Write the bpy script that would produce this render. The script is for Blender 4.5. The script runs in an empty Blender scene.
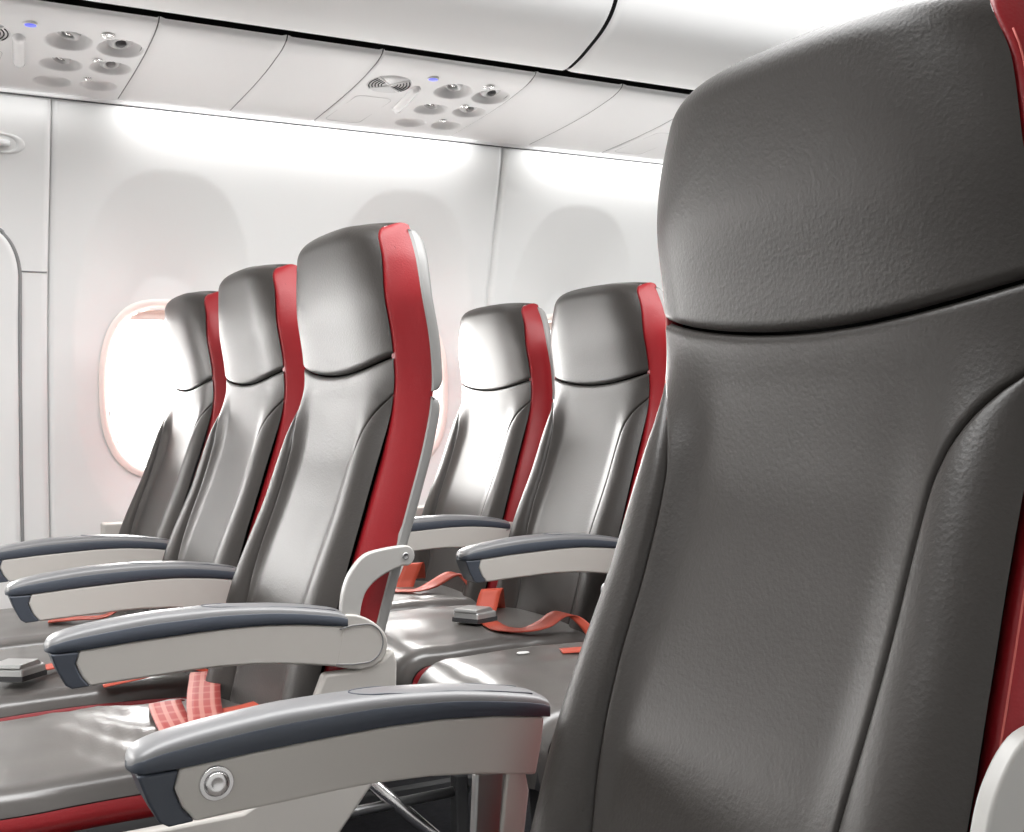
import bpy, bmesh, math
from mathutils import Vector, Matrix

S = bpy.context.scene
COL = S.collection
PI = math.pi
PITCH = 0.745          # row pitch
SP = 0.483             # seat spacing
BIGY = -0.986          # the seat across the aisle

# ------------------------------------------------------------------ helpers
def tag(o, label=None, cat=None, group=None, kind=None):
    if label: o['label'] = label
    if cat: o['category'] = cat
    if group: o['group'] = group
    if kind: o['kind'] = kind
    return o

def empty(name, loc=(0, 0, 0)):
    o = bpy.data.objects.new(name, None)
    COL.objects.link(o)
    o.location = loc
    o.empty_display_size = 0.05
    return o

def obj(name, bm, mat, parent=None, smooth=True, loc=(0, 0, 0)):
    me = bpy.data.meshes.new(name)
    bm['bm'].to_mesh(me)
    bm['bm'].free()
    if smooth:
        for p in me.polygons: p.use_smooth = True
    mats = mat if isinstance(mat, (list, tuple)) else [mat]
    for m in mats: me.materials.append(m)
    o = bpy.data.objects.new(name, me)
    COL.objects.link(o)
    o.parent = parent
    o.location = loc
    return o

class MB(dict):
    def __init__(self):
        self['bm'] = bmesh.new()
    @property
    def b(self): return self['bm']

def sharp(o, ang=35):
    """mark edges sharper than the angle"""
    me = o.data
    bm = bmesh.new(); bm.from_mesh(me)
    for e in bm.edges:
        if len(e.link_faces) == 2 and e.calc_face_angle(0) > math.radians(ang): e.smooth = False
    bm.to_mesh(me); bm.free()
    return o

def bevel(o, w, seg=3, ang=30):
    m = o.modifiers.new('bevel', 'BEVEL')
    m.width = w; m.segments = seg; m.limit_method = 'ANGLE'; m.angle_limit = math.radians(ang)
    m.harden_normals = True
    return o

def grid(mb, nu, nv, f, flip=False, skip=None):
    """quad grid from f(a, b), a and b in 0..1; skip(centre) drops faces"""
    b = mb.b
    vs = [[b.verts.new(f(i / nu, j / nv)) for i in range(nu + 1)] for j in range(nv + 1)]
    for j in range(nv):
        for i in range(nu):
            q = [vs[j][i], vs[j][i + 1], vs[j + 1][i + 1], vs[j + 1][i]]
            if skip:
                c = sum((v.co for v in q), Vector()) / 4
                if skip(c): continue
            if flip: q.reverse()
            b.faces.new(q)
    if skip:
        for v in [v for v in b.verts if not v.link_faces]: b.verts.remove(v)
    return mb

def rows(mb, pts, flip=False, closed=False):
    """quads through a list of rows of points"""
    b = mb.b
    vs = [[b.verts.new(p) for p in r] for r in pts]
    n = len(pts[0])
    for j in range(len(pts) - 1):
        for i in range(n if closed else n - 1):
            k = (i + 1) % n
            q = [vs[j][i], vs[j][k], vs[j + 1][k], vs[j + 1][i]]
            if flip: q.reverse()
            b.faces.new(q)
    return vs

def prism(mb, prof, y0, y1):
    """closed xz outline extruded along y"""
    b = mb.b
    A = [b.verts.new((x, y0, z)) for x, z in prof]
    B = [b.verts.new((x, y1, z)) for x, z in prof]
    n = len(prof)
    fs = [b.faces.new(A), b.faces.new(list(reversed(B)))]
    for i in range(n):
        fs.append(b.faces.new((A[i], B[i], B[(i + 1) % n], A[(i + 1) % n])))
    bmesh.ops.recalc_face_normals(b, faces=fs)
    return mb

def box(mb, x0, x1, y0, y1, z0, z1):
    return prism(mb, [(x0, z0), (x1, z0), (x1, z1), (x0, z1)], y0, y1)

def tube(mb, pts, r, n=12, caps=True):
    b = mb.b
    pts = [Vector(p) for p in pts]
    ring = []
    up = None
    for i, p in enumerate(pts):
        d = (pts[min(i + 1, len(pts) - 1)] - pts[max(i - 1, 0)]).normalized()
        if up is None:
            up = Vector((0, 0, 1)) if abs(d.z) < .9 else Vector((1, 0, 0))
        s = d.cross(up).normalized(); up = s.cross(d).normalized()
        rr = r[i] if isinstance(r, (list, tuple)) else r
        ring.append([b.verts.new(p + rr * (math.cos(2 * PI * k / n) * s + math.sin(2 * PI * k / n) * up)) for k in range(n)])
    for j in range(len(ring) - 1):
        for k in range(n):
            b.faces.new((ring[j][k], ring[j][(k + 1) % n], ring[j + 1][(k + 1) % n], ring[j + 1][k]))
    if caps:
        b.faces.new(list(reversed(ring[0]))); b.faces.new(ring[-1])
    return mb

def lathe(mb, prof, axis_o, axis_d, n=32):
    """profile (radius, height) spun about an axis"""
    o = Vector(axis_o); d = Vector(axis_d).normalized()
    u = d.orthogonal().normalized(); w = d.cross(u)
    pts = []
    for r, h in prof:
        pts.append([o + d * h + r * (math.cos(2 * PI * k / n) * u + math.sin(2 * PI * k / n) * w) for k in range(n)])
    vs = rows(mb, pts, closed=True)
    if prof[-1][0] > 1e-6: mb.b.faces.new(vs[-1])
    if prof[0][0] > 1e-6: mb.b.faces.new(list(reversed(vs[0])))
    bmesh.ops.remove_doubles(mb.b, verts=mb.b.verts, dist=1e-6)
    return mb

def spline(pts, x):
    """smooth interpolation through sorted (x, y) pairs"""
    n = len(pts)
    if x <= pts[0][0]:
        s = (pts[1][1] - pts[0][1]) / (pts[1][0] - pts[0][0]); return pts[0][1] + s * (x - pts[0][0])
    if x >= pts[-1][0]:
        s = (pts[-1][1] - pts[-2][1]) / (pts[-1][0] - pts[-2][0]); return pts[-1][1] + s * (x - pts[-1][0])
    k = 0
    while pts[k + 1][0] < x: k += 1
    def sl(i): return (pts[i + 1][1] - pts[i][1]) / (pts[i + 1][0] - pts[i][0])
    def m(i):
        if i == 0: return sl(0)
        if i == n - 1: return sl(n - 2)
        a, b = sl(i - 1), sl(i)
        return 0 if a * b <= 0 else 2 * a * b / (a + b)
    h = pts[k + 1][0] - pts[k][0]; t = (x - pts[k][0]) / h
    return ((2 * t**3 - 3 * t**2 + 1) * pts[k][1] + (t**3 - 2 * t**2 + t) * h * m(k)
            + (-2 * t**3 + 3 * t**2) * pts[k + 1][1] + (t**3 - t**2) * h * m(k + 1))

def smooth01(t):
    t = max(0., min(1., t)); return t * t * (3 - 2 * t)

def curl(d, r, depth):
    if d >= r: return 0.
    k = 1 - max(d, 0) / r
    return depth * (1 - math.sqrt(max(0, 1 - k * k)))

def ease(t, k=0.7):
    return (1 - k) * t + k * (.5 - .5 * math.cos(PI * t))

# ------------------------------------------------------------------ materials
def mat(name, color, rough=.5, spec=.5, metal=0, bump=None, coat=0, var=None, sss=None):
    m = bpy.data.materials.new(name); m.use_nodes = True
    nt = m.node_tree; N = nt.nodes; L = nt.links
    b = N['Principled BSDF']
    b.inputs['Base Color'].default_value = (*color, 1)
    b.inputs['Roughness'].default_value = rough
    b.inputs['Metallic'].default_value = metal
    b.inputs['Specular IOR Level'].default_value = spec
    if coat:
        b.inputs['Coat Weight'].default_value = coat; b.inputs['Coat Roughness'].default_value = .25
    tc = N.new('ShaderNodeTexCoord')
    if var:
        sc, amt = var
        nz = N.new('ShaderNodeTexNoise'); nz.inputs['Scale'].default_value = sc; nz.inputs['Detail'].default_value = 4
        L.new(tc.outputs['Object'], nz.inputs['Vector'])
        mx = N.new('ShaderNodeMix'); mx.data_type = 'RGBA'
        mx.inputs[6].default_value = (*[c * (1 - amt) for c in color], 1)
        mx.inputs[7].default_value = (*[min(1, c * (1 + amt)) for c in color], 1)
        L.new(nz.outputs['Fac'], mx.inputs[0]); L.new(mx.outputs[2], b.inputs['Base Color'])
    if bump:
        h = None; prev = None
        for kind, sc, st, dist in bump:
            if kind == 'vor':
                t = N.new('ShaderNodeTexVoronoi'); t.inputs['Scale'].default_value = sc; out = t.outputs['Distance']
            else:
                t = N.new('ShaderNodeTexNoise'); t.inputs['Scale'].default_value = sc; t.inputs['Detail'].default_value = 3 if sc > 50 else .4; out = t.outputs['Fac']
            L.new(tc.outputs['Object'], t.inputs['Vector'])
            bp = N.new('ShaderNodeBump'); bp.inputs['Strength'].default_value = st; bp.inputs['Distance'].default_value = dist
            L.new(out, bp.inputs['Height'])
            if prev: L.new(prev.outputs['Normal'], bp.inputs['Normal'])
            prev = bp
        L.new(prev.outputs['Normal'], b.inputs['Normal'])
    return m

def emis(name, color, st):
    m = bpy.data.materials.new(name); m.use_nodes = True
    b = m.node_tree.nodes['Principled BSDF']
    b.inputs['Base Color'].default_value = (*color, 1)
    b.inputs['Emission Color'].default_value = (*color, 1); b.inputs['Emission Strength'].default_value = st
    return m

M = {}
M['leather'] = mat('taupe_leather', (.034, .030, .027), .38, .42, var=(9, .12),
                   bump=[('noise', 420, .22, .0010), ('vor', 240, .12, .0009), ('noise', 6, .06, .006)])
M['cushion'] = mat('worn_taupe_leather', (.12, .111, .104), .28, .9, var=(9, .15),
                   bump=[('noise', 330, .12, .0008), ('noise', 7, .6, .03)])
M['red'] = mat('red_leather', (.25, .009, .013), .40, .40, var=(7, .12),
               bump=[('vor', 420, .15, .001), ('noise', 14, .3, .005)])
M['stitch'] = mat('red_thread', (.55, .12, .10), .6)
M['shell'] = mat('grey_shell_plastic', (.27, .267, .26), .42, .5)
M['plastic'] = mat('warm_grey_plastic', (.58, .555, .52), .42, .4, bump=[('noise', 900, .06, .0006)])
M['slate'] = mat('slate_rubber', (.058, .068, .088), .42, .5, bump=[('noise', 1200, .1, .0006)])
M['bracket'] = mat('pale_painted_metal', (.52, .51, .49), .35, .5)
M['chrome'] = mat('brushed_chrome', (.75, .74, .74), .22, .5, metal=1)
M['buckle'] = mat('satin_metal', (.62, .62, .61), .28, .6, metal=.55)
M['alu'] = mat('dull_aluminium', (.45, .45, .45), .35, .5, metal=1)
M['dark'] = mat('black_gap', (.006, .006, .006), .7, .2)
M['darkgrey'] = mat('dark_grey_paint', (.06, .06, .062), .5, .4)
M['wall'] = mat('white_wall_panel', (.80, .80, .79), .55, .3, bump=[('noise', 700, .03, .0005)])
M['bin'] = mat('white_bin_plastic', (.82, .82, .815), .55, .3, bump=[('noise', 500, .03, .0005)])
M['psu'] = mat('white_service_panel', (.80, .80, .80), .5, .35)
M['psugrey'] = mat('pale_grey_fitting', (.55, .55, .55), .35, .5)
M['groove'] = mat('shadow_groove', (.25, .25, .25), .6)
M['pad'] = mat('grey_armrest_skin', (.20, .20, .205), .36, .6, bump=[('noise', 1200, .08, .0005)])
M['rim'] = mat('warm_white_window_rim', (.90, .80, .75), .45, .3)
M['carpet'] = mat('dark_carpet', (.03, .03, .034), .95, .1, var=(60, .4), bump=[('noise', 500, .6, .004)])
M['blue'] = emis('blue_sign_light', (.10, .12, .75), .9)
M['whitebar'] = mat('glossy_white_plastic', (.85, .85, .85), .15, .6)
M['tag'] = mat('white_tag', (.8, .8, .78), .4)

def belt_mat():
    m = mat('orange_red_webbing', (.50, .075, .04), .55, .4)
    return m
M['belt'] = belt_mat()

def plaid_mat():
    m = bpy.data.materials.new('striped_red_webbing'); m.use_nodes = True
    nt = m.node_tree; N = nt.nodes; L = nt.links; b = N['Principled BSDF']
    b.inputs['Roughness'].default_value = .5
    uv = N.new('ShaderNodeUVMap'); uv.uv_map = 'ribbon'
    sep = N.new('ShaderNodeSeparateXYZ'); L.new(uv.outputs['UV'], sep.inputs[0])
    def band(out, sc, lo, hi):
        mu = N.new('ShaderNodeMath'); mu.operation = 'MULTIPLY'; mu.inputs[1].default_value = sc; L.new(out, mu.inputs[0])
        sn = N.new('ShaderNodeMath'); sn.operation = 'SINE'; L.new(mu.outputs[0], sn.inputs[0])
        mr = N.new('ShaderNodeMapRange'); mr.inputs['From Min'].default_value = lo; mr.inputs['From Max'].default_value = hi
        L.new(sn.outputs[0], mr.inputs['Value']); return mr
    a = band(sep.outputs['X'], 6 * PI, .1, .5); c = band(sep.outputs['Y'], 150, .55, .9)
    mx = N.new('ShaderNodeMix'); mx.data_type = 'RGBA'
    mx.inputs[6].default_value = (.36, .05, .045, 1); mx.inputs[7].default_value = (.50, .20, .165, 1)
    L.new(a.outputs[0], mx.inputs[0])
    m2 = N.new('ShaderNodeMix'); m2.data_type = 'RGBA'; m2.inputs[7].default_value = (.52, .24, .20, 1)
    mm = N.new('ShaderNodeMath'); mm.operation = 'MULTIPLY'; mm.inputs[1].default_value = .45; L.new(c.outputs[0], mm.inputs[0])
    L.new(mm.outputs[0], m2.inputs[0]); L.new(mx.outputs[2], m2.inputs[6]); L.new(m2.outputs[2], b.inputs['Base Color'])
    return m
M['plaid'] = plaid_mat()

def glass_mat():
    m = bpy.data.materials.new('window_pane'); m.use_nodes = True
    nt = m.node_tree; N = nt.nodes; L = nt.links
    N.remove(N['Principled BSDF'])
    t = N.new('ShaderNodeBsdfTransparent'); t.inputs[0].default_value = (.97, .97, .97, 1)
    g = N.new('ShaderNodeBsdfGlossy'); g.inputs['Roughness'].default_value = .05
    fr = N.new('ShaderNodeFresnel'); fr.inputs[0].default_value = 1.35
    mx = N.new('ShaderNodeMixShader')
    L.new(fr.outputs[0], mx.inputs[0]); L.new(t.outputs[0], mx.inputs[1]); L.new(g.outputs[0], mx.inputs[2])
    L.new(mx.outputs[0], N['Material Output'].inputs[0])
    return m
M['glass'] = glass_mat()

# ------------------------------------------------------------------ seat back surfaces (seat faces -x, origin on the floor under its middle)
X0 = [(.42, -.158), (.47, -.140), (.60, -.100), (.73, -.060), (.80, -.036), (.875, -.012), (.93, .000), (.965, .003), (1.005, .001), (1.075, -.009), (1.165, -.019), (1.2, -.022)]
W0 = [(.42, .203), (.5, .203), (.7, .199), (.83, .191), (.93, .187), (1.0, .186), (1.04, .185), (1.08, .182), (1.12, .176), (1.15, .164), (1.175, .150)]
CW = [(.42, .105), (.55, .114), (.65, .123), (.74, .129), (.82, .130), (.865, .1325), (.89, .139), (.91, .150), (.925, .164), (.936, .179), (.942, .187)]
ZB = .942
DEP = .046
def x0(z): return spline(X0, z)
def w0(z): return spline(W0, z)
def cw(z): return min(spline(CW, z), w0(z)) if z < ZB else w0(z)
def seam(y): return .972 + .62 * y * y
def ztop(y): return 1.181 - .009 * (abs(y) / .150) ** 2.5
RT = .024
def topround(z, zt):
    d = zt - z
    if d >= RT: return 0.
    s = min(1, 1 - d / RT); return RT * (1 - math.sqrt(max(0, 1 - s * s)))
ZE = ztop(.149)
def corner(z): return .010 * smooth01((z - 1.06) / .10)
def redx(z): return x0(z) + topround(z, ZE) + corner(z)

HB = .015
def headrest_bm():
    mb = MB(); P = []
    nu = 48; us = [2 * ease(i / nu, .75) - 1 for i in range(nu + 1)]
    NR = 44
    for j in range(NR + 1):
        t = ease(j / NR, .85); r = []
        zr = .9935 + (ZE - .9935) * t
        for u in us:
            y = u * w0(zr); zs = seam(y) + .0015; zt = ztop(u * w0(ZE))
            z = zs + (zt - zs) * t
            x = x0(z) - HB * (1 - abs(u) ** 4.5) - .003 * (1 - u * u) * math.sin(PI * min(1, t * 1.05)) - .002 * (1 - abs(u) ** 8)
            x += topround(z, zt) + curl(z - zs, .007, .006) + corner(z) * abs(u) ** 4
            r.append((x, y, z))
        P.append(r)
    for k in range(1, 5):
        f = k / 4; r = []
        for u in us:
            y = u * (w0(ZE) + .012 * math.sin(f * PI / 2) ** .8)
            z = ztop(u * w0(ZE)) + .003 * math.sin(PI * f)
            xs = x0(z) - HB * (1 - abs(u) ** 4.5) - .002 + RT + corner(z) * abs(u) ** 4
            r.append((xs + (x0(z) + DEP + corner(z) + .001 - xs) * f, y, z))
        P.append(r)
    rows(mb, P); return mb

def front(y, z):
    """smooth front surface below the headrest seam, before the seam grooves"""
    u = min(1, abs(y) / w0(z))
    up = smooth01((z - .84) / .10)
    lo = .85 * smooth01((.985 - z) / .11) + .45 * smooth01((.80 - z) / .16)
    x = x0(z) - HB * (1 - u ** 4.5) - .024 * lo * smooth01((u - .50) / .38) * (1 - u ** 8) * (1 if y > 0 else .42)
    x += (1 - up) * (.007 * (1 - min(1, abs(y) / .135) ** 2) - .006 * smooth01((abs(y) - .09) / .06))   # hollow middle between the bolsters
    x -= .010 * math.exp(-((z - .655) / .085) ** 2) * (1 - u * u)                                       # lumbar swell
    return x
def centre_bm():
    mb = MB(); P = []
    nu = 40; us = [2 * ease(i / nu, .8) - 1 for i in range(nu + 1)]
    zs = [.44 + (ZB - .44) * i / 76 for i in range(77)]
    for z in zs:
        c = cw(z)
        P.append([(front(u * c, z) + curl(c - abs(u * c), .006, .0045), u * c, z) for u in us])
    NT = 16
    for j in range(1, NT + 1):
        t = ease(j / NT, .6); r = []
        for u in us:
            y = u * w0(ZB + .05 * t)
            zt = seam(y) - .0008; z = ZB + (zt - ZB) * t
            r.append((front(y, z) + curl(zt - z, .007, .005), y, z))
        P.append(r)
    rows(mb, P); return mb

def bolster_bm(s):
    mb = MB(); P = []
    nu = 22; es = [ease(i / nu, .85) for i in range(nu + 1)]
    for j in range(71):
        z = .44 + (ZB - .001 - .44) * (j / 70)
        a, b = cw(z) + .0005, w0(z); wd = max(b - a, .0006)
        fade = min(1, wd / .03)
        P.append([(front(s * (a + wd * e), z) - .0025 * math.sin(PI * e) * fade + curl(wd * e, .007, .006) * fade, s * (a + wd * e), z) for e in es])
    rows(mb, P, flip=(s > 0)); return mb

def side_bm(s):
    """red side panel from the front edge back to the shell"""
    mb = MB(); P = []
    nz = 80
    for j in range(nz + 1):
        t = ease(j / nz, .5); z = .50 + (ZE - .50) * t
        wr = .026 - .014 * smooth01((z - 1.06) / .1)
        r = [(redx(z) + .013, s * (w0(z) - .004), z)]
        for i in range(13):
            a = i / 12
            x = redx(z) + (x0(z) + DEP + corner(z) - redx(z)) * a
            y = w0(z) + wr * math.sin(a * PI / 2) ** .8
            g = .0012 * math.exp(-((z - .752 - .01 * a) / .0035) ** 2)
            y -= g + curl(a * DEP, .005, .004) * (1 - smooth01((z - 1.11) / .04))
            zz = z + .003 * math.sin(PI * a) * smooth01((z - 1.1) / .06)
            r.append((x, s * y, zz))
        P.append(r)
    rows(mb, P, flip=(s > 0)); return mb

def stitch_bm(s):
    """thread bead along the seam of the side panel"""
    mb = MB()
    tube(mb, [(redx(z) + .004, s * (w0(z) + .0045), z) for z in [.52 + .01 * i for i in range(63)]], .0007, 6)
    return mb

def shell_bm(zlo, zhi, th):
    mb = MB(); P = []
    nz = 40
    for j in range(nz + 1):
        t = ease(j / nz, .7); z = zlo + (zhi - zlo) * t
        wr = w0(min(z, ZE)) + .028 - .012 * smooth01((z - 1.06) / .1)
        dz = min(z - zlo, zhi - z)
        r = [(x0(z) + corner(z) + DEP - .012, -wr + .012, z), (x0(z) + corner(z) + DEP - .001, -wr, z)]
        for i in range(25):
            u = 2 * ease(i / 24, .9) - 1
            y = u * wr
            x = x0(z) + corner(z) + DEP + th + .012 * (1 - abs(u) ** 6) - curl(wr - abs(y), .010, .006)
            x -= curl(dz, .02, th * .9)
            r.append((x, y, z))
        r += [(x0(z) + corner(z) + DEP - .001, wr, z), (x0(z) + corner(z) + DEP - .012, wr - .012, z)]
        P.append(r)
    vs = rows(mb, P)
    mb.b.faces.new(list(vs[0])); mb.b.faces.new(list(reversed(vs[-1])))
    return mb

# ------------------------------------------------------------------ cushion
def cush_profile():
    pts = []
    for i in range(21):
        t = i / 20; x = -.085 - .400 * t
        pts.append((x, .486 + .012 * math.sin(PI * min(1, t * 1.1) * .75)))
    xe, ze = pts[-1]; R = .052
    for i in range(1, 13):
        a = i / 12 * PI * .52
        pts.append((xe - R * math.sin(a) - .012 * i / 12, ze - R * (1 - math.cos(a))))
    xe, ze = pts[-1]
    for i in range(1, 7): pts.append((xe + .012 * i / 6, ze - .055 * i / 6))
    return pts
CP = cush_profile()
CWD = .214
def cush_normal(i):
    a = CP[max(i - 1, 0)]; b = CP[min(i + 1, len(CP) - 1)]
    d = Vector((b[0] - a[0], b[1] - a[1])).normalized()
    return Vector((d.y, -d.x))
def s_fold(x): return smooth01((x + .47) / .2) * (1 - .5 * smooth01((x + .2) / .1))
def cushion_bm(sag=0):
    mb = MB(); P = []
    nu = 44
    for i, (x, z) in enumerate(CP):
        n = cush_normal(i); n = n if (n.y > 0 or n.x < 0) else -n
        r = []
        for k in range(nu + 1):
            u = 2 * ease(k / nu, .7) - 1; y = u * CWD
            off = -curl(CWD - abs(y), .032, .026) + .006 * (1 - u * u) - (curl(CWD - y, .13, sag) if sag else 0)
            if sag and s_fold(x): off += .0042 * s_fold(x) * math.sin(46 * y + 7 * math.sin(17 * x) + 9 * x) * (1 - u * u)
            # stitched line across the cushion and two lengthways darts
            s = -x
            off -= .006 * math.exp(-((s - .235 - .05 * u * u) / .006) ** 2) * (1 if s < .46 else 0)
            r.append((x + n.x * off, y, z + n.y * off))
        P.append(r)
    rows(mb, P, flip=True)
    return mb
def trim_bm(s):
    mb = MB(); P = []
    for i, (x, z) in enumerate(CP):
        n = cush_normal(i); n = n if (n.y > 0 or n.x < 0) else -n
        r = []
        for k in range(9):
            a = k / 8
            off = -.0255 - .030 * a
            y = CWD + .011 * math.sin(PI * min(1, .12 + a * .9)) ** .6
            r.append((x + n.x * off, s * y, z + n.y * off))
        P.append(r)
    rows(mb, P, flip=(s < 0)); return mb
def base_bm():
    mb = MB()
    prism(mb, [(-.10, .44), (-.10, .375), (-.49, .365), (-.535, .385), (-.535, .43), (-.47, .45)], -.205, .205)
    return mb

# ------------------------------------------------------------------ armrest; its faces lie at y = -.2555 and -.2125
AY0, AY1 = -.2555, -.2125
A_BOT = [(-.411, .615), (-.392, .614), (-.35, .616), (-.311, .6175), (-.278, .619), (-.25, .6195), (-.2, .6175), (-.163, .6135), (-.135, .6095), (-.104, .6035)]
A_SEAM = [(-.430, .655), (-.403, .6555), (-.342, .6595), (-.278, .6625), (-.235, .664), (-.191, .6635), (-.14, .6595), (-.091, .6525)]
A_TOP = [(-.437, .662), (-.434, .668), (-.425, .6735), (-.410, .678), (-.372, .684), (-.31, .6895), (-.252, .6905), (-.19, .6875), (-.115, .677), (-.094, .672), (-.086, .668)]
def atop(x): return spline(A_TOP, x)
def aseam(x): return spline(A_SEAM, x)
def armrest(parent, button):
    body = [(-.403, .6555)] + [p for p in A_SEAM[2:]] + [(-.094, .630), (-.100, .6035)] + list(reversed(A_BOT[1:-1])) + [(-.401, .626), (-.407, .641)]
    mb = MB(); prism(mb, body, AY0, AY1)
    o = obj('armrest', mb, M['plastic'], parent, smooth=True); bevel(o, .003, 2)
    hw = (AY1 - AY0) / 2 + .001; yc = (AY0 + AY1) / 2
    # slate band all round and the lighter domed skin on top of it
    xs = [-.4372 + .351 * ease(i / 60, .8) for i in range(61)]
    band, dome = [], []
    for x in xs:
        sz, tz = aseam(max(x, -.430)), atop(x)
        h = max(tz - sz, .002); bh = min(.0185, h * .62)
        d = min(x + .4372, .012); k = .25 + .75 * math.sqrt(max(0, 1 - (1 - d / .012) ** 2))
        w = hw * k
        band.append([(x, yc - w + .004, sz), (x, yc - w + .0008, sz + .0005), (x, yc - w, sz + .002), (x, yc - w, sz + bh - .001), (x, yc - w + .001, sz + bh),
                     (x, yc + w - .001, sz + bh), (x, yc + w, sz + bh - .001), (x, yc + w, sz + .002), (x, yc + w - .0008, sz + .0005), (x, yc + w - .004, sz)])
        r = []
        for q in range(13):
            a = PI * q / 12
            r.append((x, yc - (w - .0006) * math.copysign(abs(math.cos(a)) ** .8, math.cos(a)), sz + bh - .0008 + (tz - sz - bh + .0008) * math.sin(a) ** .75))
        dome.append(r)
    mb = MB(); vs = rows(mb, band, closed=True); mb.b.faces.new(list(reversed(vs[0]))); mb.b.faces.new(vs[-1])
    bmesh.ops.recalc_face_normals(mb.b, faces=mb.b.faces)
    c = obj('armrest_cap', mb, M['slate'], o); sharp(c, 50); c['label'] = 'slate blue band along the armrest'
    mb = MB(); vs = rows(mb, dome); mb.b.faces.new(vs[-1])
    bmesh.ops.recalc_face_normals(mb.b, faces=mb.b.faces)
    c = obj('armrest_pad', mb, M['pad'], o); sharp(c, 60); c['label'] = 'smooth grey top of the armrest'
    gv = []
    for i in range(25):
        a = PI / 2 + PI * i / 24
        yy = .0135 * math.sin(a); xx = -.236 + .026 * math.cos(a)
        gv.append((xx, yc + yy, aseam(xx) + .0177 + (atop(xx) - aseam(xx) - .0177) * (1 - (abs(yy) / hw) ** 2.4) ** .45))
    gv = [(x, yc + .0150, aseam(x) + .0172 + (atop(x) - aseam(x) - .0172) * .68) for x in (-.10, -.14, -.18, -.21)] + gv + [(x, yc - .0150, aseam(x) + .0172 + (atop(x) - aseam(x) - .0172) * .68) for x in (-.21, -.18, -.14, -.10)]
    mb = MB(); tube(mb, gv, .0007, 6); obj('pad_seam', mb, M['slate'], c)
    tip = [(-.430, .6545), (-.403, .6545), (-.4075, .641), (-.4015, .626), (-.392, .6145), (-.411, .6135), (-.418, .618), (-.426, .634), (-.4335, .6545)]
    mb = MB(); prism(mb, tip, AY0 - .0008, AY1 + .0008)
    t = obj('armrest_tip', mb, M['slate'], o); bevel(t, .004, 3, 50)
    if not button:
        # rounded pivot cover at the rear end
        pv = [(-.089, .668), (-.104, .604), (-.085, .599), (-.068, .5955), (-.052, .598), (-.041, .604), (-.0355, .612), (-.0325, .622), (-.033, .632), (-.037, .640), (-.043, .6475), (-.052, .655), (-.062, .661), (-.075, .666)]
        mb = MB(); prism(mb, pv, AY0, AY0 + .022)
        p = obj('pivot_cover', mb, M['plastic'], o); bevel(p, .003, 2, 50)
        ov = [(-.097, .650), (-.080, .653)] + [(-.064 + .0245 * math.cos(a), .629 + .0245 * math.sin(a)) for a in [PI * .45 - PI * .9 * i / 16 for i in range(17)]] + [(-.080, .6045), (-.102, .607)]
        mb = MB(); tube(mb, [(x, AY0 - .0002, z) for x, z in ov], .0010, 6)
        obj('cover_seam', mb, M['groove'], p)
    if button:
        mb = MB()
        lathe(mb, [(.0132, 0), (.0132, .002), (.0125, .003), (.0098, .003), (.0092, .001)], (-.376, AY0 + .0005, .641), (0, -1, 0), 40)
        b = obj('recline_button', mb, M['chrome'], o); sharp(b, 40); b['label'] = 'round chrome recline button'
        mb = MB()
        lathe(mb, [(.0088, 0), (.0088, .0042), (.0078, .0055), (.004, .0046), (0, .004)], (-.376, AY0 + .0005, .641), (0, -1, 0), 40)
        obj('button_face', mb, M['chrome'], o)
    return o

def bracket_obj(parent):
    out = [(-.061, .739), (-.080, .719), (-.090, .695), (-.093, .668), (-.090, .635), (-.066, .635), (-.068, .662), (-.062, .688), (-.050, .703), (-.032, .714), (-.010, .722)]
    cx, cz, R = -.006, .7345, .0135
    arc = [(cx + R * math.cos(a), cz + R * math.sin(a)) for a in [-PI / 2 + i * PI / 10 for i in range(1, 11)]]
    prof = out[:5] + out[5:] + arc + [(-.035, .7455)]
    def cr(p):
        q = []
        for i in range(len(p) - 1):
            p0, p1, p2, p3 = [Vector(p[max(0, min(len(p) - 1, i + d))]) for d in (-1, 0, 1, 2)]
            for k in range(5):
                t = k / 5
                q.append(tuple(.5 * ((2 * p1) + (p2 - p0) * t + (2 * p0 - 5 * p1 + 4 * p2 - p3) * t * t + (3 * p1 - p0 - 3 * p2 + p3) * t**3)))
        return q + [p[-1]]
    prof = cr([arc[-1], (-.035, .7455)] + out[:5])[1:] + cr(out[5:]) + arc[:-1] + [arc[-1]]
    mb = MB(); prism(mb, prof, AY0 + .003, AY0 + .015)
    o = obj('support_bracket', mb, M['bracket'], parent); bevel(o, .0025, 2, 50)
    o['label'] = 'pale curved bracket joining seat back and armrest'
    mb = MB(); lathe(mb, [(.0045, 0), (.0045, .0012), (.003, .0018), (.0025, .0005), (0, .0005)], (cx, AY0 + .003, cz), (0, -1, 0), 20)
    obj('screw', mb, M['alu'], o)
    return o

def shroud_obj(parent):
    prof = [(-.116, .596), (-.07, .596), (-.040, .606), (-.024, .618), (-.019, .600), (-.020, .56), (-.032, .50), (-.055, .448), (-.098, .396), (-.16, .345), (-.26, .318), (-.40, .312), (-.50, .325), (-.530, .355),
            (-.532, .425), (-.50, .437), (-.33, .440), (-.22, .442), (-.165, .468), (-.142, .52), (-.131, .56)]
    mb = MB(); prism(mb, prof, AY0 + .002, AY0 + .020)
    o = obj('side_shroud', mb, M['plastic'], parent); bevel(o, .005, 3)
    o['label'] = 'light grey plastic fairing below the armrest'
    return o

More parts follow.
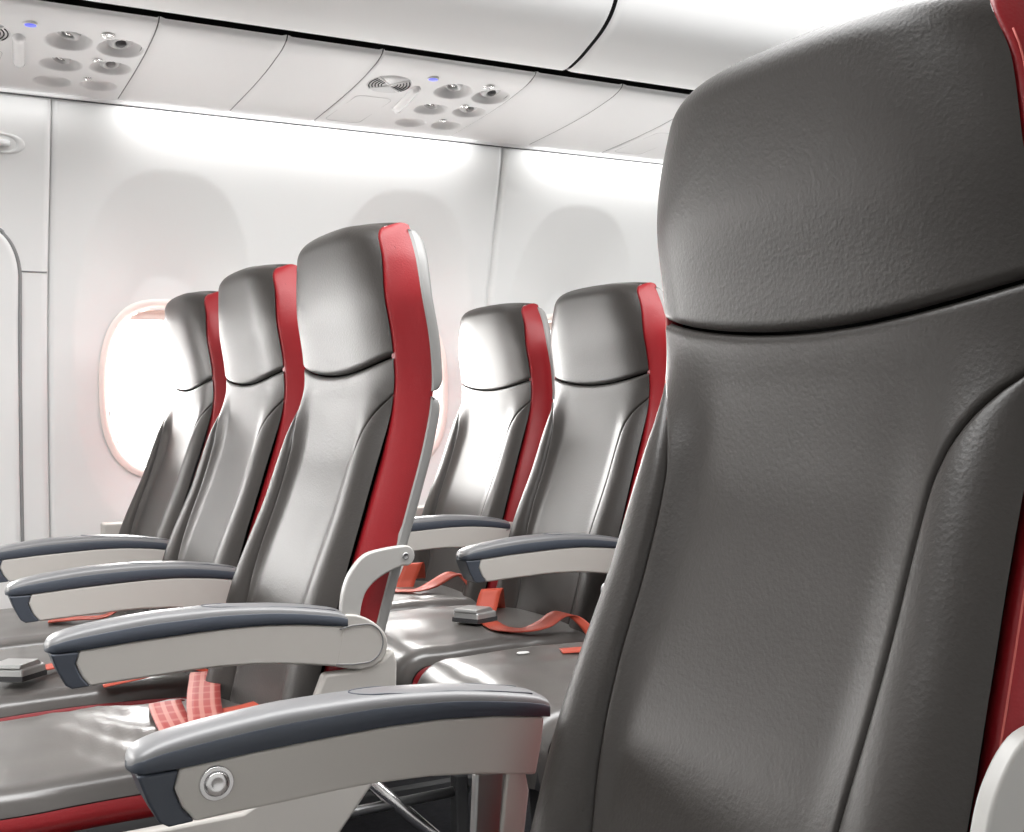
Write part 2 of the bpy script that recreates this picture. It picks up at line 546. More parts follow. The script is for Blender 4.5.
def children(o): return [c for c in COL.objects if c.parent == o]
SEATS = {}
def make_seat(loc):
    root = empty('airplane_seat', loc)
    bk = obj('backrest', centre_bm(), M['leather'], root)
    obj('headrest', headrest_bm(), M['leather'], root)
    mb = MB(); grid(mb, 10, 60, lambda a, b: (x0(.45 + .69 * b) + .026, (2 * a - 1) * (w0(.45 + .69 * b) + .010), .45 + .69 * b))
    obj('leak_blocker', mb, M['dark'], bk)  # unseen dark sheet added inside the hollow back to stop light leaking through
    for s in (-1, 1):
        obj('side_bolster', bolster_bm(s), M['leather'], bk)
        r = obj('side_panel', side_bm(s), M['red'], root); r['label'] = 'red leather side panel of the seat back'
    o = obj('headrest_shell', shell_bm(.946, 1.165, .013), M['shell'], root); sharp(o, 40)
    o = obj('back_shell', shell_bm(.44, .939, .013), M['shell'], root); sharp(o, 40)
    for c in children(root): c.location = (0, -.013, 0)
    cu = obj('seat_cushion', cushion_bm(), M['cushion'], root)
    for s in (-1, 1):
        t = obj('cushion_trim', trim_bm(s), M['red'], cu); t['label'] = 'red side band of the seat cushion'
    b = obj('seat_pan', base_bm(), M['darkgrey'], root)
    return root

def copy_tree(o, parent=None):
    c = o.copy(); COL.objects.link(c); c.parent = parent
    for ch in children(o): copy_tree(ch, c)
    return c

G = 'economy seats of the left-hand triple rows'
seat_info = [
    ('Aa', (0, 0), 'grey and red airplane seat nearest the aisle in the front row of three'),
    ('Am', (0, 1), 'grey and red airplane seat in the middle of the front row of three'),
    ('Aw', (0, 2), 'grey and red airplane seat beside the bright window in the front row of three'),
    ('Ba', (1, 0), 'airplane seat whose back hides behind the large close-up seat, grey cushion with white oval tag'),
    ('Bm', (1, 1), 'grey and red airplane seat in the row behind, half overlapped by the large close-up seat'),
    ('Bw', (1, 2), 'grey and red airplane seat against the wall in the second row, leftmost there'),
]
proto = make_seat((0, 0, 0))
for k, (r, c), lab in seat_info:
    o = proto if k == 'Aa' else copy_tree(proto)
    o.location = (r * PITCH, c * SP, 0)
    tag(o, lab, 'airplane seat', G); SEATS[k] = o
big = copy_tree(proto); big.location = (0, BIGY, 0)
tag(big, 'large close-up airplane seat across the aisle, dark grey leather back with red sides', 'airplane seat'); SEATS['Big'] = big
for c, q in zip([c for c in children(big) if c.name.startswith('side_panel')], (-1, 1)):
    obj('stitching', stitch_bm(q), M['stitch'], c)
c = [c for c in children(proto) if c.name.startswith('seat_cushion')][0]
mb = cushion_bm(.046); me = bpy.data.meshes.new('seat_cushion'); mb.b.to_mesh(me); mb.b.free()
for p in me.polygons: p.use_smooth = True
me.materials.append(M['cushion']); c.data = me     # the front aisle cushion sags towards its neighbour
# armrests, brackets and fairings
arm = armrest(proto, False); br = bracket_obj(proto)
for k in ('Am', 'Aw', 'Ba', 'Bm', 'Bw', 'Big'):
    if k != 'Big': copy_tree(arm, SEATS[k])
    if k in ('Bm', 'Big'): copy_tree(br, SEATS[k])
shroud_obj(proto)
copy_tree([c for c in children(proto) if c.name.startswith('side_shroud')][0], SEATS['Ba'])
# the close-up seat has its aisle armrest on the far (+y) side, seen from inside with the recline button
[c for c in children(big) if c.name.startswith('support_bracket')][0].location = (0, .018, 0)
ba = armrest(big, True); ba.location = (0, SP, 0)
# inner mount below its rear end
mb = MB(); prism(mb, [(-.155, .612), (-.128, .610), (-.133, .54), (-.140, .40), (-.175, .40), (-.158, .56)], AY0 + SP + .006, AY0 + SP + .016)
o = obj('armrest_mount', mb, M['alu'], big); bevel(o, .003, 2)
mb = MB(); prism(mb, [(-.126, .610), (-.108, .608), (-.1045, .590), (-.110, .55), (-.121, .48), (-.15, .40), (-.172, .40), (-.136, .54)], AY0 + SP + .004, AY0 + SP + .022)
o = obj('mount_cover', mb, M['plastic'], big); bevel(o, .003, 2)
# wall-side armrest stubs of the two window seats
for k in ('Aw', 'Bw'):
    mb = MB(); box(mb, -.150, -.06, -AY0 - .043 - .0, -AY0 + .008, .638, .671)
    o = obj('armrest_stub', mb, M['plastic'], SEATS[k]); bevel(o, .005, 3)
    mb = MB(); box(mb, -.10, -.05, -AY0 - .03, -AY0 - .005, .44, .640)
    o = obj('stub_post', mb, M['plastic'], SEATS[k]); bevel(o, .003, 2)
# little white oval tag on the rear aisle cushion
mb = MB(); lathe(mb, [(.012, 0), (.012, .001), (.010, .002), (0, .002)], (0, 0, 0), (0, 0, 1), 24)
o = obj('cushion_tag', mb, M['tag'], SEATS['Ba'], loc=(-.376, .125, .5035)); o.scale = (1, .6, 1)

# ------------------------------------------------------------------ seat belts
def ribbon(parent, pts, wdir, width, m, name='belt_strap', th=.0016):
    """strap through points; wdir = direction(s) across the strap"""
    P = [Vector(p) for p in pts]
    D = [Vector(w) for w in (wdir if isinstance(wdir[0], (tuple, list)) else [wdir] * len(pts))]
    # resample with Catmull-Rom
    R = []; Wd = []
    n = len(P)
    for i in range(n - 1):
        p0, p1, p2, p3 = P[max(i - 1, 0)], P[i], P[i + 1], P[min(i + 2, n - 1)]
        for k in range(8):
            t = k / 8
            R.append(.5 * ((2 * p1) + (p2 - p0) * t + (2 * p0 - 5 * p1 + 4 * p2 - p3) * t * t + (3 * p1 - p0 - 3 * p2 + p3) * t**3))
            Wd.append((D[i] * (1 - t) + D[i + 1] * t).normalized())
    R.append(P[-1]); Wd.append(D[-1].normalized())
    mb = MB(); b = mb.b
    uvl = b.loops.layers.uv.new('ribbon')
    L = 0; prev = None
    vs = []
    for i, p in enumerate(R):
        if i: L += (R[i] - R[i - 1]).length
        vs.append([(b.verts.new(p + Wd[i] * width * (q / 4 - .5)), (q / 4, L)) for q in range(5)])
    for i in range(len(vs) - 1):
        for q in range(4):
            f4 = [vs[i][q], vs[i][q + 1], vs[i + 1][q + 1], vs[i + 1][q]]
            f = b.faces.new([v for v, _ in f4])
            for lp, (_, uv) in zip(f.loops, f4): lp[uvl].uv = uv
    o = obj(name, mb, m, parent)
    s = o.modifiers.new('thick', 'SOLIDIFY'); s.thickness = th; s.offset = 0
    return o

def buckle(parent, loc, rz):
    mb = MB(); box(mb, -.038, .034, -.029, .029, 0, .022)
    o = obj('belt_buckle', mb, M['buckle'], parent, loc=loc); bevel(o, .005, 3); o.rotation_euler = (0, .06, rz)
    o['label'] = 'metal lift-lever buckle of the seat belt'
    mb = MB(); prism(mb, [(-.040, .0215), (-.038, .028), (.014, .030), (.024, .025), (.024, .0215)], -.026, .026)
    l = obj('buckle_lever', mb, M['buckle'], o); bevel(l, .003, 2)
    mb = MB(); box(mb, -.0385, .035, -.0295, .0295, .002, .010)
    obj('buckle_band', mb, M['darkgrey'], o, smooth=False)  # darker band round the lower half of the buckle body
    mb = MB(); box(mb, .030, .046, -.023, .023, .006, .012)
    l = obj('buckle_tongue', mb, M['alu'], o); bevel(l, .002, 2)
    return o


def belt(seat, pts, wd, width=.044, m='belt', name='belt_strap'):
    l = Vector(SEATS[seat].location)
    return ribbon(SEATS[seat], [Vector(p) - l for p in pts], wd, width, M[m], name)
X = (1, 0, 0)
# front aisle seat: two upright folds of striped webbing and a strap running back
belt('Aa', [(-.235, .085, .504), (-.245, .062, .511), (-.250, .03, .511), (-.257, -.035, .511), (-.262, -.10, .510), (-.266, -.17, .506)], (1, .07, 0), .046, 'plaid')
belt('Aa', [(-.135, .232, .500), (-.150, .215, .514), (-.168, .15, .514), (-.186, .08, .515), (-.205, .0, .515), (-.215, -.05, .514), (-.225, -.10, .508)], (1, -.2, 0), .047, 'plaid')
belt('Aa', [(-.200, .000, .500), (-.165, -.015, .506), (-.125, -.025, .512), (-.10, -.030, .50)], (.3, 1, 0), .044)
# front middle seat
buckle(SEATS['Am'], (-.412, .350 - SP, .507), .95)
belt('Am', [(-.392, .375, .514), (-.350, .400, .512), (-.28, .44, .511), (-.20, .50, .506), (-.12, .54, .49)], (-.55, 1, 0), .040)
belt('Am', [(-.300, .262, .505), (-.24, .262, .512), (-.18, .262, .520), (-.12, .275, .50)], (0, 1, .15), .040)
# window seat of the front row
belt('Aw', [(-.305, .885, .507), (-.255, .875, .509), (-.205, .872, .508), (-.175, .890, .515), (-.150, .905, .532), (-.125, .915, .530), (-.105, .90, .50)], (.15, 1, 0), .044)
# rear middle seat: buckle, upright fold and looped strap
buckle(SEATS['Bm'], (.430 - PITCH, .432 - SP, .505), .55)
belt('Bm', [(.470, .490, .503), (.490, .505, .512), (.505, .520, .535), (.516, .528, .549), (.528, .545, .545), (.545, .575, .52), (.56, .60, .495)], (1, -.25, 0), .046)
belt('Bm', [(.445, .400, .507), (.440, .340, .505), (.470, .305, .505), (.505, .293, .514), (.535, .290, .530), (.556, .275, .530), (.572, .245, .510), (.58, .225, .49)], [(1, .2, 0), (1, .2, 0), (.3, 1, 0), (-.3, 1, .1), (-.4, 1, .1), (-.7, 1, .2), (-.7, 1, .3), (-.7, 1, .3)], .040)
# rear window seat
belt('Bw', [(.500, .955, .500), (.510, .965, .515), (.524, .970, .538), (.533, .975, .553), (.545, .990, .548), (.56, 1.02, .51)], (1, -.1, 0), .046)
belt('Bw', [(.448, .950, .504), (.448, .890, .506), (.490, .862, .507), (.530, .862, .516), (.570, .850, .538), (.590, .830, .540), (.602, .795, .518), (.61, .765, .49)], [(1, .2, 0), (1, .2, 0), (.3, 1, 0), (-.3, 1, .1), (-.4, 1, .1), (-.7, 1, .2), (-.7, 1, .3), (-.7, 1, .3)], .040)
belt('Ba', [(.43, .100, .505), (.46, .085, .507), (.52, .07, .507), (.60, .06, .50)], (.4, 1, 0), .040)


# ------------------------------------------------------------------ metalwork under the seats
for k, st in SEATS.items():
    for xx, zz in ((-.42, .335), (-.14, .355)):
        mb = MB(); tube(mb, [(xx, -SP / 2 + .01, zz), (xx, SP / 2 - .01, zz)], .020, 16); obj('cross_tube', mb, M['alu'], st)
    if k in ('Am', 'Bm'): continue
    mb = MB(); tube(mb, [(-.42, 0, .335), (-.40, 0, .02)], .016, 12); obj('leg', mb, M['darkgrey'], st)
    mb = MB(); tube(mb, [(-.03, 0, .436), (.13, 0, .282), (.195, 0, .219)], .010, 12); obj('rear_brace', mb, M['chrome'], st)
    mb = MB(); tube(mb, [(-.42, 0, .318), (.20, 0, .333)], .008, 12); obj('rail', mb, M['alu'], st)
    mb = MB(); box(mb, .175, .197, -.012, .012, .02, .36); o = obj('leg', mb, M['darkgrey'], st); bevel(o, .004, 2)
    mb = MB(); box(mb, -.45, .197, -.015, .015, 0, .02); o = obj('floor_track', mb, M['darkgrey'], st); bevel(o, .003, 2)

# ------------------------------------------------------------------ cabin shell
WP = [(0.0, 1.16), (.3, 1.235), (.6, 1.283), (.8, 1.294), (.98, 1.292), (1.10, 1.283), (1.18, 1.272), (1.257, 1.258), (1.335, 1.238), (1.438, 1.210), (1.536, 1.182), (1.602, 1.166), (1.64, 1.163), (1.70, 1.168)]
def wy(z): return spline(WP, z)
WZ = .984                              # window centre height
def sup(dx, dz, a, b, n): return ((abs(dx) / a) ** n + (abs(dz) / b) ** n) ** (1 / n)
def recess(x, z, cx):
    q = sup(x - cx, z - 1.07, .212, .425, 2.5)
    if q > 1.02: return 0
    return .0015 * smooth01((1.012 - q) / .022) + .040 * max(0, min(1, (1.0 - q) / .55))
def wall_seg(name, xa, xb, centres, off=0., rec=True, zlo=.02):
    n = max(8, int((xb - xa) / .008)); nz = 190
    mb = MB()
    def f(a, b):
        x = xa + (xb - xa) * a; z = zlo + (1.70 - zlo) * b
        d = sum(recess(x, z, c) for c in centres) if rec else 0
        e = curl(min(x - xa, xb - x), .010, .012)
        return (x, wy(z) - off + d + e, z)
    grid(mb, n, nz, f, skip=lambda p: any(sup(p.x - c, p.z - WZ, .135, .198, 2.6) < 1 for c in centres))
    o = obj(name, mb, M['wall']); tag(o, kind='structure'); return o

def window(i, cx, off=0.):
    dy = -off if off else 0.
    mb = MB(); P = []
    n = 72
    for ro, yo in ((.018, -.003), (.010, -.008), (.0, -.004), (-.006, .006), (-.008, .03), (-.009, .05), (-.004, .075)):
        r = []
        for k in range(n):
            a = 2 * PI * k / n
            ca, sa = math.cos(a), math.sin(a)
            q = (abs(ca) ** 2.6 + abs(sa) ** 2.6) ** (-1 / 2.6)
            x = cx + (.139 + ro) * ca * q; z = WZ + (.203 + ro) * sa * q
            r.append((x, wy(z) + dy + yo + (0 if off else recess(x, z, cx)) - .002, z))
        P.append(r)
    rows(mb, P, closed=True)
    fr = obj('window_%d' % i, mb, M['rim']); tag(fr, kind='structure')
    mb = MB()
    cv = []
    for k in range(n):
        a = 2 * PI * k / n; ca, sa = math.cos(a), math.sin(a)
        q = (abs(ca) ** 2.6 + abs(sa) ** 2.6) ** (-1 / 2.6)
        x = cx + .134 * ca * q; z = WZ + .199 * sa * q
        cv.append(mb.b.verts.new((x, wy(z) + dy + .066, z)))
    mb.b.faces.new(cv)
    obj('pane', mb, M['glass'], fr, smooth=False)
    # edge of the raised blind at the top of the opening
    mb = MB(); grid(mb, 12, 2, lambda a, b: (cx - .118 + .236 * a, wy(WZ + .17) + dy + .060, WZ + .172 + .03 * b - .004 * (2 * a - 1) ** 2))
    o = obj('window_blind', mb, M['rim'], fr); s = o.modifiers.new('t', 'SOLIDIFY'); s.thickness = .003
    return fr

WC = [.020, .628, 1.165, 1.70, 2.27]
wall_seg('wall_left', -.253, .892, WC[:2])
wall_seg('wall_left_rear', .896, 2.0, WC[2:4])
# strips added behind the panel gaps to block leaking daylight
for i, xx in enumerate((-1.062, -.255, .894)):
    mb = MB(); grid(mb, 2, 60, lambda a, b: (xx - .06 + .12 * a, wy(.02 + 1.65 * b) + (.0125, .0125, .0125)[round(2 * a)] - (.019 if (a < .1 and i == 1) or (a > .9 and i == 0) else .0115) * (abs(2 * a - 1) > .9), .02 + 1.65 * b))
    tag(obj('trim_%d' % (40 + i), mb, M['wall']), kind='structure')
wall_seg('wall_left_exit', -1.06, -.2536, [-.64], off=.008, rec=False)
wall_seg('wall_left_front', -2.6, -1.064, [-1.35, -1.86, -2.37])
for i, c in enumerate(WC[:4]): window(i + 1, c)
window(5, -.64, .018)
for i, c in enumerate((-1.35, -1.86, -2.37)): window(6 + i, c)

# emergency exit hatch in the wall, left edge of the view
DX0, DX1, DZ1, DR = -.985, -.318, 1.343, .065
def door_half(z):
    d = DZ1 - z
    if d >= DR * 1.7: return 0
    k = 1 - d / (DR * 1.7); return DR * (1 - math.sqrt(max(0, 1 - k * k)))
mb = MB()
def fd(a, b):
    z = .12 + (DZ1 - .12) * b; ins = door_half(z)
    x = DX0 + ins + (DX1 - DX0 - 2 * ins) * a
    e = curl(min(x - DX0 - ins, DX1 - ins - x), .008, .008) + curl(DZ1 - z, .008, .008)
    return (x, wy(z) - .020 + e, z)
grid(mb, 90, 150, fd, skip=lambda p: sup(p.x + .64, p.z - WZ, .135, .198, 2.6) < 1)
door = obj('door_1', mb, M['wall']); tag(door, kind='structure')
mb = MB()
out = [(DX1 + .003 - door_half(z), wy(z) - .0155, z) for z in [.12 + (DZ1 - .12) * (i / 60) for i in range(61)]]
zc = [.12 + (DZ1 - .12) * i / 40 for i in range(30)] + [DZ1 - DR * 1.7 * (1 - i / 24) ** 2 for i in range(25)]
out = [(DX1 + .004 - door_half(z), wy(z) - .009, z + (.004 if z > DZ1 - .01 else 0)) for z in zc]
out += [(DX0 + .06 + (out[-1][0] - DX0 - .06) * (1 - i / 10), wy(DZ1) - .009, DZ1 + .004) for i in range(1, 11)]
tube(mb, out, .0042, 8)
obj('door_gap_line', mb, M['groove'], door)  # dark tube drawn in place of the shaded gap round the hatch
mb = MB(); tube(mb, [(-.312, wy(1.252) - .0085, 1.252), (-.257, wy(1.252) - .0085, 1.252)], .0018, 8)
tag(obj('trim_1', mb, M['groove']), kind='structure')
# recessed release handle above the hatch
hz, hx = 1.525, -.385
t = empty('exit_handle', (hx, wy(hz) - .008, hz)); tag(t, 'small white recessed exit handle on the wall above the hatch', 'handle')
mb = MB(); P = []
for ro, yo in ((1.25, 0), (1.12, -.004), (1.0, -.002), (.95, .0)):
    P.append([(.062 * ro * math.copysign(abs(math.cos(a)) ** .5, math.cos(a)), yo + .0 + (wy(hz + .018 * ro * math.sin(a)) - wy(hz)), .018 * ro * math.sin(a)) for a in [2 * PI * k / 40 for k in range(40)]])
rows(mb, P, closed=True); obj('handle_surround', mb, M['wall'], t)
mb = MB(); tube(mb, [(-.045, -.006, 0), (.0, -.010, 0), (.045, -.006, 0)], [.007, .010, .007], 12); obj('handle_bar', mb, M['whitebar'], t)

# floor, ceiling, far side
mb = MB(); box(mb, -2.6, 3.2, -2.6, 1.30, -.03, 0); tag(obj('floor', mb, M['carpet'], smooth=False), kind='structure')

# ---------------- service panels below the bins
PP = [(.668, 1.684), (.671, 1.678), (.684, 1.6715), (.71, 1.664), (.745, 1.6585), (.83, 1.6485), (.96, 1.6405), (1.10, 1.6355), (1.132, 1.6345)]
def arc_len():
    out = [0]
    for i in range(1, len(PP)):
        out.append(out[-1] + math.hypot(PP[i][0] - PP[i - 1][0], PP[i][1] - PP[i - 1][1]))
    return out
AL = arc_len()
def pp(s):
    t = s * AL[-1]
    return spline([(a, p[0]) for a, p in zip(AL, PP)], t), spline([(a, p[1]) for a, p in zip(AL, PP)], t)
def pz(y): return spline(PP, y)
BOWLS = [(.197, .791, .043, .020), (.199, .921, .040, .018), (.197, 1.040, .037, .015),
         (.295, .795, .043, .020), (.294, .908, .040, .018), (.290, 1.032, .037, .015)]
def bowl_h(x, y):
    h = 0
    for cx, cy, R, d in BOWLS:
        q = ((x - cx) ** 2 + (y - cy) ** 2) / (R * R)
        if q < 1: h = max(h, d * min(1, 1.6 * (1 - q)) ** .6)
    return h
PL, PW = -.024, .346
def psu(x, label):
    t = empty('passenger_service_unit', (x, 0, 0)); tag(t, label, 'service panel', 'overhead passenger service units')
    mb = MB()
    def f(a, b):
        y, z = pp(ease(b, .0)); xx = PL + .0012 + (PW - PL - .0024) * a
        e = curl(min(xx - PL - .0012, PW - .0012 - xx), .003, .003)
        return (xx, y, z + bowl_h(xx, y) + e)
    grid(mb, 130, 150, f)
    obj('panel', mb, M['psu'], t)
    # loudspeaker grille: rings and spokes
    sx, sy = .042, .797
    def on(x, y, h=0): return (x, y, pz(y) - h)
    mb = MB()
    c = []
    P = []
    for r in (.052, .050, .001):
        P.append([on(sx + r * math.cos(a), sy + r * math.sin(a), .0006 if r < .052 else -.001) for a in [2 * PI * k / 40 for k in range(40)]])
    rows(mb, P, closed=True)
    g = obj('speaker_grille', mb, M['psugrey'], t)
    for r in (.018, .025, .032, .039, .046):
        for q0 in (0, 2):
            mb = MB(); tube(mb, [on(sx + r * math.cos(a), sy + r * math.sin(a), .0008) for a in [q0 * PI / 2 - .62 + 1.24 * k / 16 for k in range(17)]], .0014, 6)
            obj('grille_slot', mb, M['dark'], g)
    mb = MB()
    for k in range(4):
        a = PI / 4 + k * PI / 2
        tube(mb, [on(sx + r * math.cos(a), sy + r * math.sin(a), .001) for r in (.004, .05)], .0022, 6)
    obj('grille_rib', mb, M['psu'], g)
    # lit sign, lamp bar
    mb = MB(); lathe(mb, [(.0135, -.004), (.0135, .001), (.011, .002)], on(.122, .737), (0, 0, -1), 24); s = obj('call_light', mb, M['psu'], t)
    mb = MB(); lathe(mb, [(.0105, 0), (.0105, .0025), (0, .003)], on(.122, .737), (0, 0, -1), 24); obj('lens', mb, M['blue'], s); s['label'] = 'small round light glowing blue'
    mb = MB(); tube(mb, [on(.106 + .017 * (i / 12), .785 + .175 * i / 12, -.002) for i in range(13)], [.004] + [.0125] * 11 + [.004], 14)
    obj('sign_cover', mb, M['whitebar'], t)
    # access hatch outline
    hp = []
    for cx, cy, a0 in ((.068, .900, -PI / 2), (.062, 1.075, 0), (.010, 1.075, PI / 2), (.016, .900, PI)):
        for k in range(7):
            a = a0 + k / 6 * PI / 2; hp.append(on(cx + .018 * math.cos(a), cy + .018 * math.sin(a), -.0003))
    hp.append(hp[0]); mb = MB(); tube(mb, hp, .0010, 6, caps=False); obj('access_hatch', mb, M['psugrey'], t)
    # nozzles in the bowls and the little buttons
    for i, (cx, cy, R, d) in enumerate(BOWLS):
        zc = pz(cy) + d
        k = R / .043
        if i in (2, 5): continue
        if i < 3:
            mb = MB(); lathe(mb, [(.024 * k, -.004), (.022 * k, .006), (.015 * k, .010), (.012 * k, .007), (.010 * k, .002)], (cx, cy, zc), (-.35, -.15, -1), 28)
            o = obj('reading_light', mb, M['psugrey'], t)
            mb = MB(); lathe(mb, [(.0115 * k, .006), (0, .008)], (cx, cy, zc), (-.35, -.15, -1), 24); obj('lamp_lens', mb, M['chrome'], o)
        else:
            mb = MB(); lathe(mb, [(.027 * k, -.004), (.026 * k, .004), (.019 * k, .010), (.013 * k, .012), (.011 * k, .006)], (cx, cy, zc), (.1, -.35, -1), 28)
            o = obj('air_nozzle', mb, M['psugrey'], t)
            mb = MB(); lathe(mb, [(.010 * k, .004), (.010 * k, .013), (.006 * k, .016), (0, .016)], (cx, cy, zc), (.1, -.35, -1), 24)
            obj('nozzle_core', mb, M['darkgrey'] if i == 3 else M['groove'], o)
    for cx, cy, r in ((.263, .742, .011), (.263, .868, .009), (.262, .990, .008)):
        mb = MB(); lathe(mb, [(r * 1.25, -.002), (r * 1.25, .0012), (r, .002), (r * .9, .0005), (r * .55, .0018), (0, .0022)], on(cx, cy), (0, 0, -1), 24)
        obj('light_button', mb, M['chrome'], t)
    return t
psu(-.462, 'white overhead service panel with vents, at the upper left corner')
psu(.370, 'white overhead service panel with speaker grille and vents, above the front row')
psu(1.205, 'white overhead service panel whose speaker grille shows beside the large headrest')
def filler(i, xa, xb):
    mb = MB()
    def f(a, b):
        y, z = pp(b); x = xa + .0012 + (xb - xa - .0024) * a
        return (x, y, z + curl(min(x - xa - .0012, xb - .0012 - x), .003, .003))
    grid(mb, 24, 50, f)
    tag(obj('trim_%d' % i, mb, M['psu']), kind='structure')
n = 2
for xa, xb in ((-2.6, -1.30), (-1.30, -.486), (-.116, .138), (.138, .346), (.716, .95), (.95, 1.181), (1.551, 2.0), (2.0, 3.2)):
    filler(n, xa, xb); n += 1
# lip along the outboard edge of the panels
mb = MB(); prism(mb, [(-2.6, 0), (3.2, 0), (3.2, .001), (-2.6, .001)], 0, 0.001); mb.b.clear()
for i in range(1):
    b = mb.b
    pr = [(1.127, 1.6335), (1.131, 1.6285), (1.139, 1.628), (1.139, 1.645), (1.127, 1.645)]
    A = [b.verts.new((-2.6, y, z)) for y, z in pr]; B = [b.verts.new((3.2, y, z)) for y, z in pr]
    b.faces.new(A); b.faces.new(list(reversed(B)))
    for k in range(len(pr)): b.faces.new((A[k], B[k], B[(k + 1) % len(pr)], A[(k + 1) % len(pr)]))
tag(obj('trim_%d' % n, mb, M['psu'], smooth=False), kind='structure'); n += 1
mb = MB()
for xx in (-.486, -.116, .138, .346, .716, .95, 1.181, 1.551): rows(mb, [[(xx - .012, y, z + .0045), (xx + .012, y, z + .0045)] for y, z in PP[3:]])  # backing strips added behind the joints to stop lamp light leaking through
tag(obj('trim_%d' % n, mb, M['groove']), kind='structure'); n += 1
mb = MB(); tube(mb, [(-2.6, 1.1375, 1.6268), (3.2, 1.1375, 1.6268)], .0016, 8)  # dark strip standing in for the gap shadow below the lip
tag(obj('trim_%d' % n, mb, M['darkgrey']), kind='structure'); n += 1
# black channel between bins and service panels
mb = MB(); box(mb, -2.6, 3.2, .660, 1.30, 1.700, 1.72)
tag(obj('trim_%d' % n, mb, M['dark'], smooth=False), kind='structure'); n += 1
# dark backing above the panel joints
mb = MB(); box(mb, -2.6, 3.2, .72, 1.12, 1.690, 1.698)
tag(obj('trim_%d' % n, mb, M['groove'], smooth=False), kind='structure'); n += 1

# ---------------- overhead bins
BP = [(.655, 1.700), (.650, 1.6905), (.640, 1.6885), (.590, 1.697), (.540, 1.713), (.490, 1.733), (.455, 1.757), (.434, 1.785), (.420, 1.825), (.412, 1.88), (.415, 1.95), (.435, 2.02), (.50, 2.07), (.70, 2.09)]
def bin_(xa, xb, label):
    t = None
    mb = MB(); P = []
    al = [0]
    for i in range(1, len(BP)): al.append(al[-1] + math.hypot(BP[i][0] - BP[i - 1][0], BP[i][1] - BP[i - 1][1]))
    for i in range(61):
        s = al[-1] * i / 60
        y = spline([(a, p[0]) for a, p in zip(al, BP)], s); z = spline([(a, p[1]) for a, p in zip(al, BP)], s)
        r = []
        for k in range(31):
            x = xa + .005 + (xb - xa - .010) * ease(k / 30, .9)
            e = curl(min(x - xa - .005, xb - .005 - x), .012, .012)
            r.append((x, y + e * .7, z + e * .5))
        P.append(r)
    vs = rows(mb, P, flip=True)
    o = obj('overhead_bin', mb, M['bin']); tag(o, label, 'overhead bin', 'overhead bins above the left wall')
    return o
bin_(-2.6, -.335, 'white overhead bin at the far left, above the exit hatch')
bin_(-.335, .785, 'long white overhead bin spanning the top left, left of the curved black joint')
bin_(.785, 1.905, 'white overhead bin right of the curved black joint, above the rear seats')
bin_(1.905, 3.2, 'white overhead bin at the rear end behind the large headrest')
mb = MB()
for xx in (-.335, .785, 1.905): rows(mb, [[(xx - .03, y + .012, z + .012), (xx + .03, y + .012, z + .012)] for y, z in BP])
tag(obj('trim_%d' % n, mb, M['dark'], smooth=False), kind='structure'); n += 1
mb = MB(); box(mb, -2.6, 3.2, -2.6, .72, 2.09, 2.11); tag(obj('ceiling', mb, M['bin'], smooth=False), kind='structure')
# rear bulkhead and the far side of the cabin, outside the view
mb = MB(); box(mb, 3.2, 3.22, -2.4, 1.30, 0, 2.09); tag(obj('wall_rear', mb, M['wall'], smooth=False), kind='structure')
mb = MB(); box(mb, -2.62, -2.6, -2.4, 1.30, 0, 2.09); tag(obj('wall_front_block', mb, M['wall'], smooth=False), kind='structure')  # end wall added to shut out front light; the real cabin continues
mb = MB(); grid(mb, 1, 60, lambda a, b: (1.998 + 1.2 * a, wy(.02 + 1.68 * b), .02 + 1.68 * b)); tag(obj('wall_left_end', mb, M['wall']), kind='structure')
mb = MB(); box(mb, -2.6, 3.2, -2.42, -2.40, 0, 2.09); tag(obj('wall_right', mb, M['wall'], smooth=False), kind='structure')

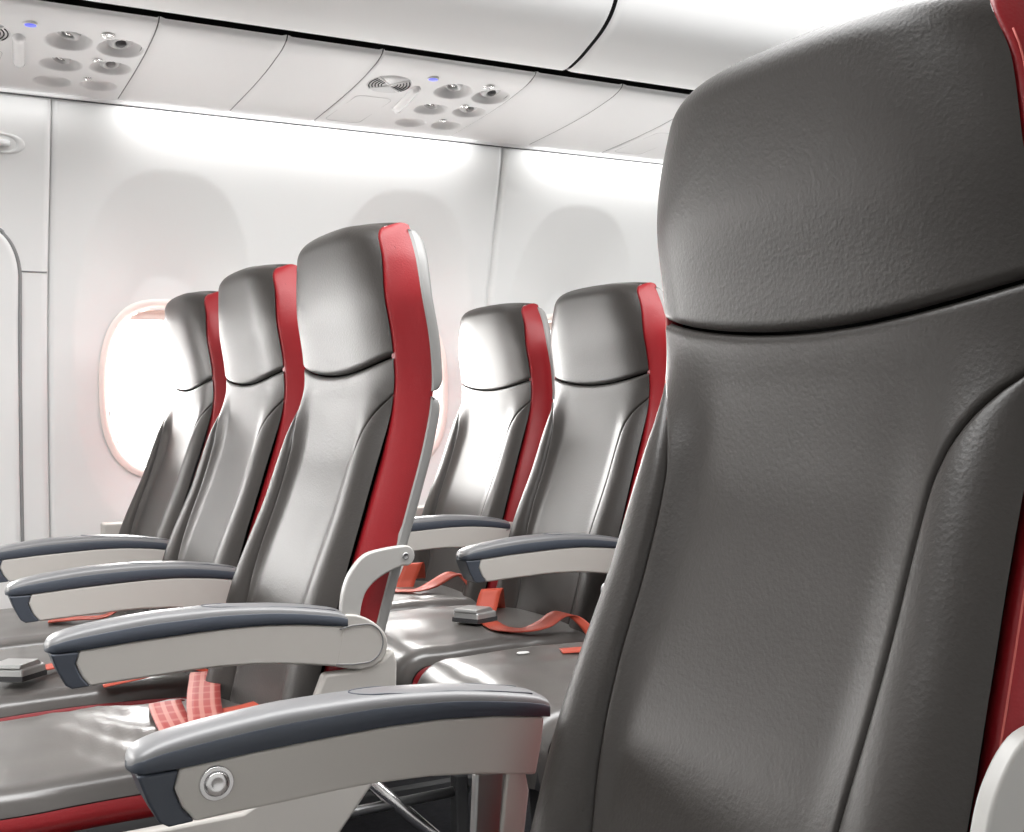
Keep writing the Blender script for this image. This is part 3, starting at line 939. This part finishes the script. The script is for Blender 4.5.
# ------------------------------------------------------------------ light
def area(name, loc, rot, sx, sy, power, col=(1, 1, 1)):
    l = bpy.data.lights.new(name, 'AREA'); l.shape = 'RECTANGLE'; l.size = sx; l.size_y = sy; l.energy = power; l.color = col
    o = bpy.data.objects.new(name, l); COL.objects.link(o); o.location = loc; o.rotation_euler = rot
    return o
for xa, xb in ((-.10, .78), (.97, 1.95)):
    area('cove_light', ((xa + xb) / 2, 1.1505, 1.660), (math.radians(6), 0, 0), xb - xa, .014, 1.0 * (xb - xa))
    area('wall_fill', ((xa + xb) / 2, 1.085, 1.618), (math.radians(38), 0, 0), xb - xa, .03, 1.35 * (xb - xa))  # unseen strip lamp added in mid-air to brighten and even out the wall
area('wall_fill', (-.75, 1.085, 1.618), (math.radians(38), 0, 0), 1.1, .03, .55)  # weaker added strip, lifts the wall around the hatch
for c in (-2.37, -1.86, -1.35, -.64, .020, .628, 1.165, 1.70):
    area('daylight', (c, 1.50, WZ + .02), (-PI / 2, 0, 0), .5, .6, 21, (1, .99, .97))
area('ceiling_light', (.3, -.45, 2.08), (0, 0, 0), 4.0, .7, 88)
w = bpy.data.worlds.new('world'); S.world = w; w.use_nodes = True
w.node_tree.nodes['Background'].inputs[0].default_value = (1, .99, .97, 1)
w.node_tree.nodes['Background'].inputs[1].default_value = 2.0

# ------------------------------------------------------------------ camera
yaw, pitch, roll = .49157, -.003263, -.011655
F = Vector((math.sin(yaw) * math.cos(pitch), math.cos(yaw) * math.cos(pitch), math.sin(pitch)))
R = Vector((math.cos(yaw), -math.sin(yaw), 0)); U = R.cross(F)
R2 = math.cos(roll) * R + math.sin(roll) * U; U2 = -math.sin(roll) * R + math.cos(roll) * U
cam = bpy.data.cameras.new('camera'); co = bpy.data.objects.new('camera', cam); COL.objects.link(co)
cam.sensor_width = 36; cam.lens = 1174.0 / 1024 * 36; cam.clip_start = .01
mw = Matrix((R2, U2, -F)).transposed().to_4x4(); mw.translation = Vector((-.5932, -1.6423, .9170))
co.matrix_world = mw
S.camera = co
S.view_settings.view_transform = 'Standard'
S.view_settings.look = 'None'
S.view_settings.exposure = 0.0
S.cycles.use_denoising = True
S.cycles.max_bounces = 8
S.cycles.sample_clamp_indirect = 6
